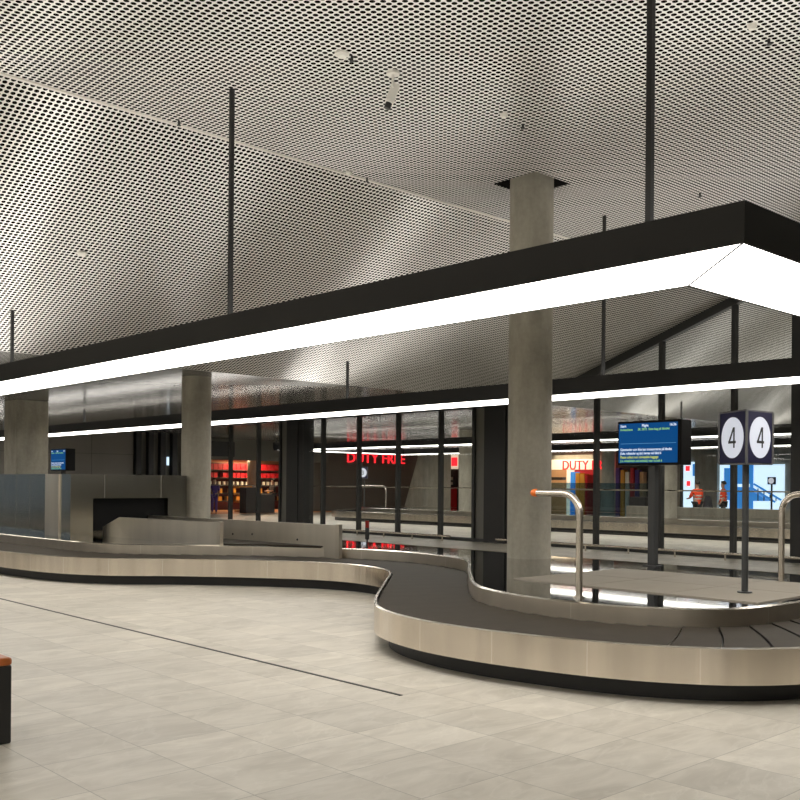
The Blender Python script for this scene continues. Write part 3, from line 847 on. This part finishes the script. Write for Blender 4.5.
# red shop bay behind the glass
plate('fascia_sign', 442.5, 455, 458.5, 469, 43.99, M['fascia'], 'small white lit fascia above the red shop display', 'sign')
plate('emblem_sign', 452, 457.5, 457.5, 466, 43.88, M['red'], 'red emblem on the small white lit fascia', 'sign', depth=.06)
sh = plate('shop_recess', 443, 469.3, 458, 508, 43.99, M['shopdark'], 'dark shop bay under the small white fascia', 'shop bay', depth=.05, floor=True)
for i, (pa, pb, mt_, lab) in enumerate(((477, 480, 'whitegoods', 'upper lit white shelf row in the red shop bay'), (482, 485, 'whitegoods', 'lower lit white shelf row in the red shop bay'))):
    plate('shelf_board', 446, pa, 453, pb, 43.7, M[mt_], lab, 'shelf', depth=.3)
plate('red_cabinet', 444.5, 487, 457, 507, 43.8, M['redgoods'], 'red display cabinet at the bottom of the small shop bay', 'cabinet', depth=.5, floor=True)

# duty free shop right of the tall column
plate('fascia_sign', 545, 459.5, 600, 469.5, 43.99, M['fascia'], 'long bright white fascia behind the red letters right of the tall column', 'sign')
plate('shop_wall', 545, 470, 571, 486, 43.99, M['warmwall'], 'warm orange shop wall beside the tall column', 'wall panel', floor=True)
plate('shop_pillar', 571, 470, 574.5, 486, 43.7, M['fascia'], 'bright cream shop pillar', 'pillar', depth=.4, floor=True)
plate('shop_recess', 574.8, 470, 598, 486, 43.99, M['redgoods'], 'dark red shop interior under the red letters', 'shop bay', depth=.04, floor=True)
for i, (a_, c_, mt_) in enumerate(((576, 580, 'bluelit'), (581, 585, 'amber'), (585.5, 590, 'amber'), (590.5, 593, 'redgoods'))):
    plate('display_stand', a_, 472 + i, c_, 486, 43.6, M[mt_], ('blue display stand beside the cream shop pillar', 'orange display stand next to the blue stand', 'second orange display stand from the blue stand', 'red display stand at the right of the orange stands')[i], 'display stand', depth=.5, group='display stands', floor=True)
ct = plate('wall_shelf', 551, 477.2, 566, 480, 43.3, M['shopdark'], 'small dark shelf on the orange shop wall', 'shelf', depth=.3)
# dark shop bays
plate('shop_recess', 616, 450, 651, 508, 43.99, M['shopdark'], 'dark shop bay behind the blue information display', 'shop bay', depth=.05, floor=True)
for i in range(6):
    a_ = 619 + i * 4.8
    plate('goods_box', a_, 468 + (i % 3) * 2, a_ + 3.6, 482, 43.6, M[('purple', 'amber', 'whitegoods', 'redgoods', 'purple', 'warmwall')[i]],
          ('purple', 'orange', 'white', 'red', 'pale purple', 'brown')[i] + ' product display under the blue information display', 'product display', depth=.3, group='product displays', floor=True)
plate('kiosk', 636, 497, 652, 516, 34.4, M['cladding'], 'dark kiosk box below the blue information display', 'kiosk', depth=.5, floor=True)
round_column(38.6, sight(608, X=38.6)[1], .30, ZL, 'round concrete column left of the blue information display, far behind the glass', 0)
# blue glass screen
b = MB(); ya, yb = sight(549, X=36.0)[1], sight(655, X=36.0)[1]
b.box(36.0, 36.02, yb, ya, 0.0, 1.72)
gs = tag(b.build('glass_screen', M['glassblue']), 'blue tinted glass screen behind the neighbouring carousel', 'glass screen')
# right-hand bays
plate('dark_door', 681, 452, 684.3, 508, 43.99, M['cladding'], 'narrow dark strip beside the bright display', 'panel', floor=True)
plate('lit_display', 684.5, 462, 697, 505, 43.99, M['fasciablue'], 'bright white lit display behind the person in orange vest', 'display', floor=True)
for i, (a_, c_, p0_, p1_, mt_, lab) in enumerate(((686, 690, 466, 471, 'red', 'small red poster on the bright lit display, upper'), (687, 690.5, 481, 486, 'red', 'small red poster on the bright lit display, lower'),
                                  (693, 696.5, 464, 476, 'bluelit', 'small blue poster on the bright lit display'))):
    plate('poster', a_, p0_, c_, p1_, 43.88, M[mt_], lab, 'poster', depth=.04)
plate('concrete_wall_slab', 697.5, 452, 720.5, 508, 43.99, M['walllight'], 'pale concrete wall panel right of the person in orange vest', 'wall panel', depth=.3, floor=True)
plate('lit_display', 720.8, 463, 730.5, 508, 43.99, M['fasciablue'], 'narrow bright display left of the number 4 sign posts', 'display', floor=True)
plate('blue_display', 724.5, 468, 730, 500, 43.88, M['bluelit'], 'blue panel on the narrow bright display', 'display', depth=.06)
plate('blue_display', 730.6, 463, 754.5, 498, 43.99, M['bluelit'], 'wide blue lit panel between the number 4 sign post and the bright window', 'display', floor=True)
plate('white_swoosh', 738, 484, 750, 487, 43.88, M['fasciablue'], 'white band on the wide blue lit panel', 'display', depth=.04)
plate('window_box', 754.6, 464.5, 785, 502, 43.99, M['fasciablue'], 'bright window right of the number 4 sign', 'window', floor=True)
def stair():
    root = thing('staircase', 'blue grey staircase railing in front of the bright window', 'staircase', (42.5, sight(770, X=42.5)[1], 0))
    def p(px, py): q = sight(px, py, X=42.5); return (42.5, q[1], q[2])
    for (a_, c_) in (((752, 488), (775, 502)), ((754, 484), (781, 500))):
        b = MB(); b.tube([p(*a_), p(*c_)], .05, 6); b.build('handrail', M['bluelit'], root)
    b = MB(); q0, q1, q2 = p(750, 490), p(768, 501), p(750, 501)
    b.add([q0, q1, q2, (42.9, q0[1], q0[2]), (42.9, q1[1], q1[2]), (42.9, q2[1], q2[2])], [(0, 1, 2), (3, 5, 4), (0, 3, 4, 1), (1, 4, 5, 2), (2, 5, 3, 0)])
    b.build('flight', M['bluelit'], root)
    for px in (758, 764, 770, 776):
        b = MB(); b.tube([p(px, 486 + (px - 754) * .55), p(px, 501)], .025, 6); b.build('baluster', M['post'], root)
    return root
stair()
sq = thing('small_sign', 'small square sign with white disc on a thin post before the bright window', 'sign', (38.0, sight(771.5, X=38.0)[1], 0))
a_ = sight(768, 484.5, X=38.0); c_ = sight(775.5, 477, X=38.0); cyy = (a_[1] + c_[1]) / 2
b = MB(); b.box(37.95, 38.05, c_[1], a_[1], a_[2], c_[2]); bx_ = b.build('panel', M['signblue'], sq)
b = MB(); N = 24; r_ = (c_[2] - a_[2]) * .40; zc = (a_[2] + c_[2]) / 2
b.add([(37.945, cyy + r_ * math.cos(2 * math.pi * i / N), zc + r_ * math.sin(2 * math.pi * i / N)) for i in range(N)], [list(range(N))]); b.build('disc', M['signwhite'], sq)
b = MB(); b.cyl(38.0, cyy, 0, a_[2], .04, 10); b.build('post', M['post'], sq)

# low barrier beyond the neighbouring carousel
b = MB(); b.box(33.5, 33.7, 12.0, 22.5, 0, .80); tag(b.build('low_barrier', M['walllight'], bevel=.01), 'low pale barrier wall in front of the people in orange vests', 'barrier')

# ------------------------------------------------------------------ shop at the far left behind the glass
b = MB(); b.box(26.0, 36.0, 42.3, 49.0, 0, .006); tag(b.build('floor', M['warmfloor']), 'orange shop floor', kind='structure')
b = MB(); b.box(24.0, 33.7, 41.95, 42.25, 2.75, ZL); tag(b.build('ceiling_bulkhead', M['greyclad']), 'grey bulkhead above the red shop entrance', 'bulkhead', kind='thing')
b = MB(); b.box(26.2, 36.0, 44.3, 48.9, 2.95, 3.05); tag(b.build('ceiling', M['warmwall']), 'warm shop ceiling', kind='structure')
for i in range(4):
    b = MB(); b.box(28.0 + i * 1.9, 29.2 + i * 1.9, 44.6 + (i % 2) * 2.0, 45.4 + (i % 2) * 2.0, 2.90, 2.95)
    tag(b.build('ceiling_light', M['fascia']), 'flat lit ceiling panel in the red shop', 'light', 'shop ceiling panels')
def shop_light(x, y, z, e, col):
    L_ = bpy.data.lights.new('shop_lamp', 'AREA'); L_.energy = e; L_.color = col; L_.size = 2.5
    o = bpy.data.objects.new('shop_lamp', L_); COL.objects.link(o); o.location = (x, y, z); return o
shop_light(32.4, 47.3, 2.88, 260, (1, .72, .45))
q = sight(561, X=42.9); shop_light(42.9, q[1], 3.3, 110, (1, .80, .55))
unit = thing('shelf_unit', 'dark red shelving unit full of packages in the shop behind the glass', 'shelf', (32.5, 48.5, 0))
b = MB(); b.box(28.9, 35.9, 48.6, 48.95, 0, 2.75); b.build('back_panel', M['redshelf'], unit)
for z in (.5, .95, 1.4, 1.85, 2.3):
    b = MB(); b.box(28.9, 35.9, 48.05, 48.6, z, z + .04); b.build('shelf_board', M['shopdark'], unit)
protos = {}
def goods(kind, mat, x, y, z, w, d, h, label, group):
    if kind not in protos:
        b = MB(); b.box(-w / 2, w / 2, -d / 2, d / 2, 0, h); o = b.build(kind, mat); protos[kind] = o; tag(o, label, kind.replace('_', ' '), group)
    else:
        o = protos[kind].copy(); COL.objects.link(o)
    o.location = (x, y, z); return o
for i in range(22):
    x = 29.15 + i * .31
    if i % 7 != 5:
        goods('red_package', M['redgoods'], x, 48.3, 1.89, .24, .3, .28 + .0 * i, 'red package on the upper shelf of the red shop', 'red packages on the shop shelves')
    goods('red_carton', M['redgoods'], x, 48.3, 2.34, .27, .3, .34, 'red carton on the top shelf of the red shop', 'red cartons on the top shelf')
    goods('white_bottle', M['whitegoods'], x, 48.25, 1.44, .13, .13, .22, 'white bottle on the middle shop shelf', 'white bottles on the shop shelf')
    if i % 3: goods('amber_bottle', M['amber'], x + .08, 48.25, .99, .16, .16, .27, 'amber bottle on the lower shop shelf', 'amber bottles on the shop shelf')
    if i % 2: goods('amber_box', M['amber'], x, 48.3, .54, .26, .3, .25, 'amber box on the bottom shop shelf', 'amber boxes on the bottom shop shelf')
# display tables
q = sight(243, Y=45.5); st = thing('display_stand', 'yellow display stand with packages inside the red shop', 'display stand', (q[0], q[1], 0))
b = MB(); b.box(q[0] - .35, q[0] + .35, q[1] - .3, q[1] + .3, 0, .1); b.build('base', M['amber'], st)
b = MB(); b.box(q[0] - .08, q[0] + .08, q[1] - .08, q[1] + .08, .1, 1.35); b.build('post', M['amber'], st)
for z in (.5, .9, 1.3):
    b = MB(); b.box(q[0] - .45, q[0] + .45, q[1] - .25, q[1] + .25, z, z + .12); b.build('tray', M['amber'], st)
q = sight(248, Y=43.0); b = MB(); b.box(q[0] - .32, q[0] + .32, q[1] - .3, q[1] + .3, 0, 1.35); tag(b.build('dark_cabinet', M['shopdark'], bevel=.02), 'dark cabinet in front of the yellow stand in the shop', 'cabinet')
q = sight(252.5, Y=46.2); round_column(q[0], q[1], .30, 2.95, 'brown round column inside the red shop', 0)
q = sight(264, Y=42.8); b = MB(); b.box(q[0] - .5, q[0] + .5, q[1] - .3, q[1] + .3, 0, 1.0); tag(b.build('dark_counter', M['shopdark'], bevel=.02), 'dark counter at the right end of the shop entrance', 'counter')
# hanging black signs
def hanging(px0, px1, py0, py1, Y, label):
    a = sight(px0, py1, Y=Y); c = sight(px1, py0, Y=Y)
    root = thing('hanging_sign', label, 'sign', ((a[0] + c[0]) / 2, Y, a[2]), 'black hanging signs')
    b = MB(); b.box(a[0], c[0], Y - .08, Y + .08, a[2], c[2]); b.build('panel', M['cladding'], root)
    for x in (a[0] + .15, c[0] - .15):
        b = MB(); b.cyl(x, Y, c[2], ZL, .015, 8); b.build('hanger', M['cladding'], root)
hanging(204, 234, 442, 456, 41.0, 'wide black hanging sign above the red shop beside the round column')
hanging(274, 286, 443, 448.5, 41.0, 'small black hanging sign at the right side of the red shop')

# ------------------------------------------------------------------ people
def person(x, y, face, label, top, legs, pose='stand', vest=False, group=None):
    """continuous skinned body; face = plan angle the person looks towards"""
    root = thing('person', label, 'person', (x, y, 0), group)
    J = {'pelvis': (0, 0, .98, .135), 'waist': (0, 0, 1.12, .13), 'chest': (.01, 0, 1.33, .155), 'neckb': (0, 0, 1.49, .075), 'neck': (.01, 0, 1.55, .055),
         'jaw': (.035, 0, 1.61, .075), 'head': (.02, 0, 1.70, .098), 'crown': (.01, 0, 1.77, .07)}
    E = [('pelvis', 'waist'), ('waist', 'chest'), ('chest', 'neckb'), ('neckb', 'neck'), ('neck', 'jaw'), ('jaw', 'head'), ('head', 'crown')]
    for s, sg in (('a', 1), ('b', -1)):
        J.update({'hip' + s: (0, .09 * sg, .92, .095), 'knee' + s: (.02, .10 * sg, .50, .06), 'ank' + s: (-.01, .10 * sg, .09, .042), 'toe' + s: (.15, .12 * sg, .03, .035),
                  'sh' + s: (0, .19 * sg, 1.43, .06), 'el' + s: ((.03 if pose == 'stand' else .12), .25 * sg, 1.15, .043), 'wr' + s: ((.14 if pose == 'stand' else .36), .22 * sg, .95 if pose == 'stand' else 1.12, .03),
                  'hd' + s: ((.19 if pose == 'stand' else .44), .21 * sg, .87 if pose == 'stand' else 1.12, .028)})
        E += [('pelvis', 'hip' + s), ('hip' + s, 'knee' + s), ('knee' + s, 'ank' + s), ('ank' + s, 'toe' + s), ('chest', 'sh' + s), ('sh' + s, 'el' + s), ('el' + s, 'wr' + s), ('wr' + s, 'hd' + s)]
    def skin(name, joints, edges, grow, mat, parent, root_j):
        names = list(joints)
        me = bpy.data.meshes.new(name); ca, sa = math.cos(face), math.sin(face)
        me.from_pydata([(joints[k][0] * ca - joints[k][1] * sa, joints[k][0] * sa + joints[k][1] * ca, joints[k][2]) for k in names], [(names.index(a), names.index(b)) for a, b in edges], [])
        o = bpy.data.objects.new(name, me); COL.objects.link(o)
        md = o.modifiers.new('s', 'SKIN')
        if not me.skin_vertices: me.attributes
        bpy.context.view_layer.objects.active = o
        sv = me.skin_vertices[0].data if me.skin_vertices else None
        if sv:
            for i, k in enumerate(names):
                r_ = joints[k][3] + grow; sv[i].radius = (r_, r_); sv[i].use_root = (k == root_j)
        o.modifiers.new('d', 'SUBSURF').levels = 1
        dg = bpy.context.evaluated_depsgraph_get(); dg.update()
        nm = bpy.data.meshes.new_from_object(o.evaluated_get(dg)); bpy.data.objects.remove(o)
        for p_ in nm.polygons: p_.use_smooth = True
        nm.materials.clear(); nm.materials.append(mat)
        no = bpy.data.objects.new(name, nm); COL.objects.link(no); no.parent = parent; ORG[no.name] = ORG[root.name]
        return no
    body = skin('body', J, E, 0, M['skin'], root, 'pelvis')
    tj = {k: J[k] for k in ('waist', 'chest', 'neckb', 'pelvis', 'sha', 'shb', 'ela', 'elb')}
    tj['pelvis'] = (0, 0, .86, .165)
    skin('jacket', tj, [('pelvis', 'waist'), ('waist', 'chest'), ('chest', 'neckb'), ('chest', 'sha'), ('chest', 'shb'), ('sha', 'ela'), ('shb', 'elb')], .022, M[top], root, 'waist')
    lj = {k: J[k] for k in ('pelvis', 'hipa', 'hipb', 'kneea', 'kneeb', 'anka', 'ankb')}
    skin('trousers', lj, [('pelvis', 'hipa'), ('pelvis', 'hipb'), ('hipa', 'kneea'), ('hipb', 'kneeb'), ('kneea', 'anka'), ('kneeb', 'ankb')], .014, M[legs], root, 'pelvis')
    b = MB(); ca, sa = math.cos(face), math.sin(face)
    N, R = 14, 7; vs = []; fs = []
    for i in range(R + 1):
        ph = (math.pi * .62) * i / R
        for k in range(N):
            a = 2 * math.pi * k / N
            px_, py_, pz_ = -.012 + .108 * math.sin(ph) * math.cos(a), .098 * math.sin(ph) * math.sin(a), 1.735 + .108 * math.cos(ph)
            if math.cos(a) > .45 and ph > 1.1: pz_ += .05
            vs.append((x + px_ * ca - py_ * sa, y + px_ * sa + py_ * ca, pz_))
    for i in range(R):
        for k in range(N): fs.append((i * N + k, i * N + (k + 1) % N, (i + 1) * N + (k + 1) % N, (i + 1) * N + k))
    b.add(vs, fs); b.build('hair', M['hair'], root, smooth=True)
    if vest:
        for z in (1.10, 1.22):
            b = MB(); n = 24; vs = []
            rr = .163 if z < 1.15 else .176
            for zz in (z, z + .05):
                for k in range(n):
                    a = 2 * math.pi * k / n; vs.append((x + rr * math.cos(a), y + rr * math.sin(a), zz))
            b.add(vs, [(k, (k + 1) % n, n + (k + 1) % n, n + k) for k in range(n)]); b.build('reflective_stripe', M['stripe'], root, smooth=True)
    return root
q = sight(697.5, X=34.4)
person(q[0], q[1], TH + .25, 'person in an orange hi-vis vest standing left of the number 4 sign', 'vest', 'trousers', 'work', True)
q = sight(723.5, X=36.4)
person(q[0], q[1], TH + 1.4, 'person in orange partly hidden behind the dark post left of the number 4 sign post', 'vest', 'trousers', 'stand', True)
q = sight(214.5, Y=42.6)
person(q[0], q[1], TH + math.pi, 'person in purple top at the shop entrance beside the round column', 'purple', 'purple', 'stand')
q = sight(273, Y=46.0)
person(q[0], q[1], TH + 2.2, 'person in dark clothes at the back of the red shop', 'shirtdark', 'trousers', 'work')
q = sight(708, X=34.5)
b = MB(); b.cyl(q[0], q[1], 0, .55, .26, 12, .25); b.cyl(q[0], q[1], .55, 1.25, .25, 12, .10)
tag(b.build('dark_sack', M['trousers'], smooth=True), 'dark slumped sack beside the person in the orange vest', 'sack')

# ------------------------------------------------------------------ world, camera, view
w = bpy.data.worlds.new('World'); scene.world = w; w.use_nodes = True
w.node_tree.nodes['Background'].inputs[0].default_value = (.13, .16, .20, 1)
cam = bpy.data.cameras.new('camera'); co = bpy.data.objects.new('camera', cam); COL.objects.link(co)
cam.sensor_width = 36; cam.lens = FPX / 800 * 36; cam.shift_y = .105; cam.clip_end = 300
ROLL = .0085
co.matrix_world = Matrix.Translation((0, 0, EYE)) @ Matrix.Rotation(TH - math.pi / 2, 4, 'Z') @ Matrix.Rotation(math.pi / 2, 4, 'X') @ Matrix.Rotation(ROLL, 4, 'Z')
scene.camera = co
vs_ = scene.view_settings
vs_.view_transform = 'Standard'; vs_.look = 'None'; vs_.gamma = 1; vs_.exposure = 0.0; vs_.use_curve_mapping = False
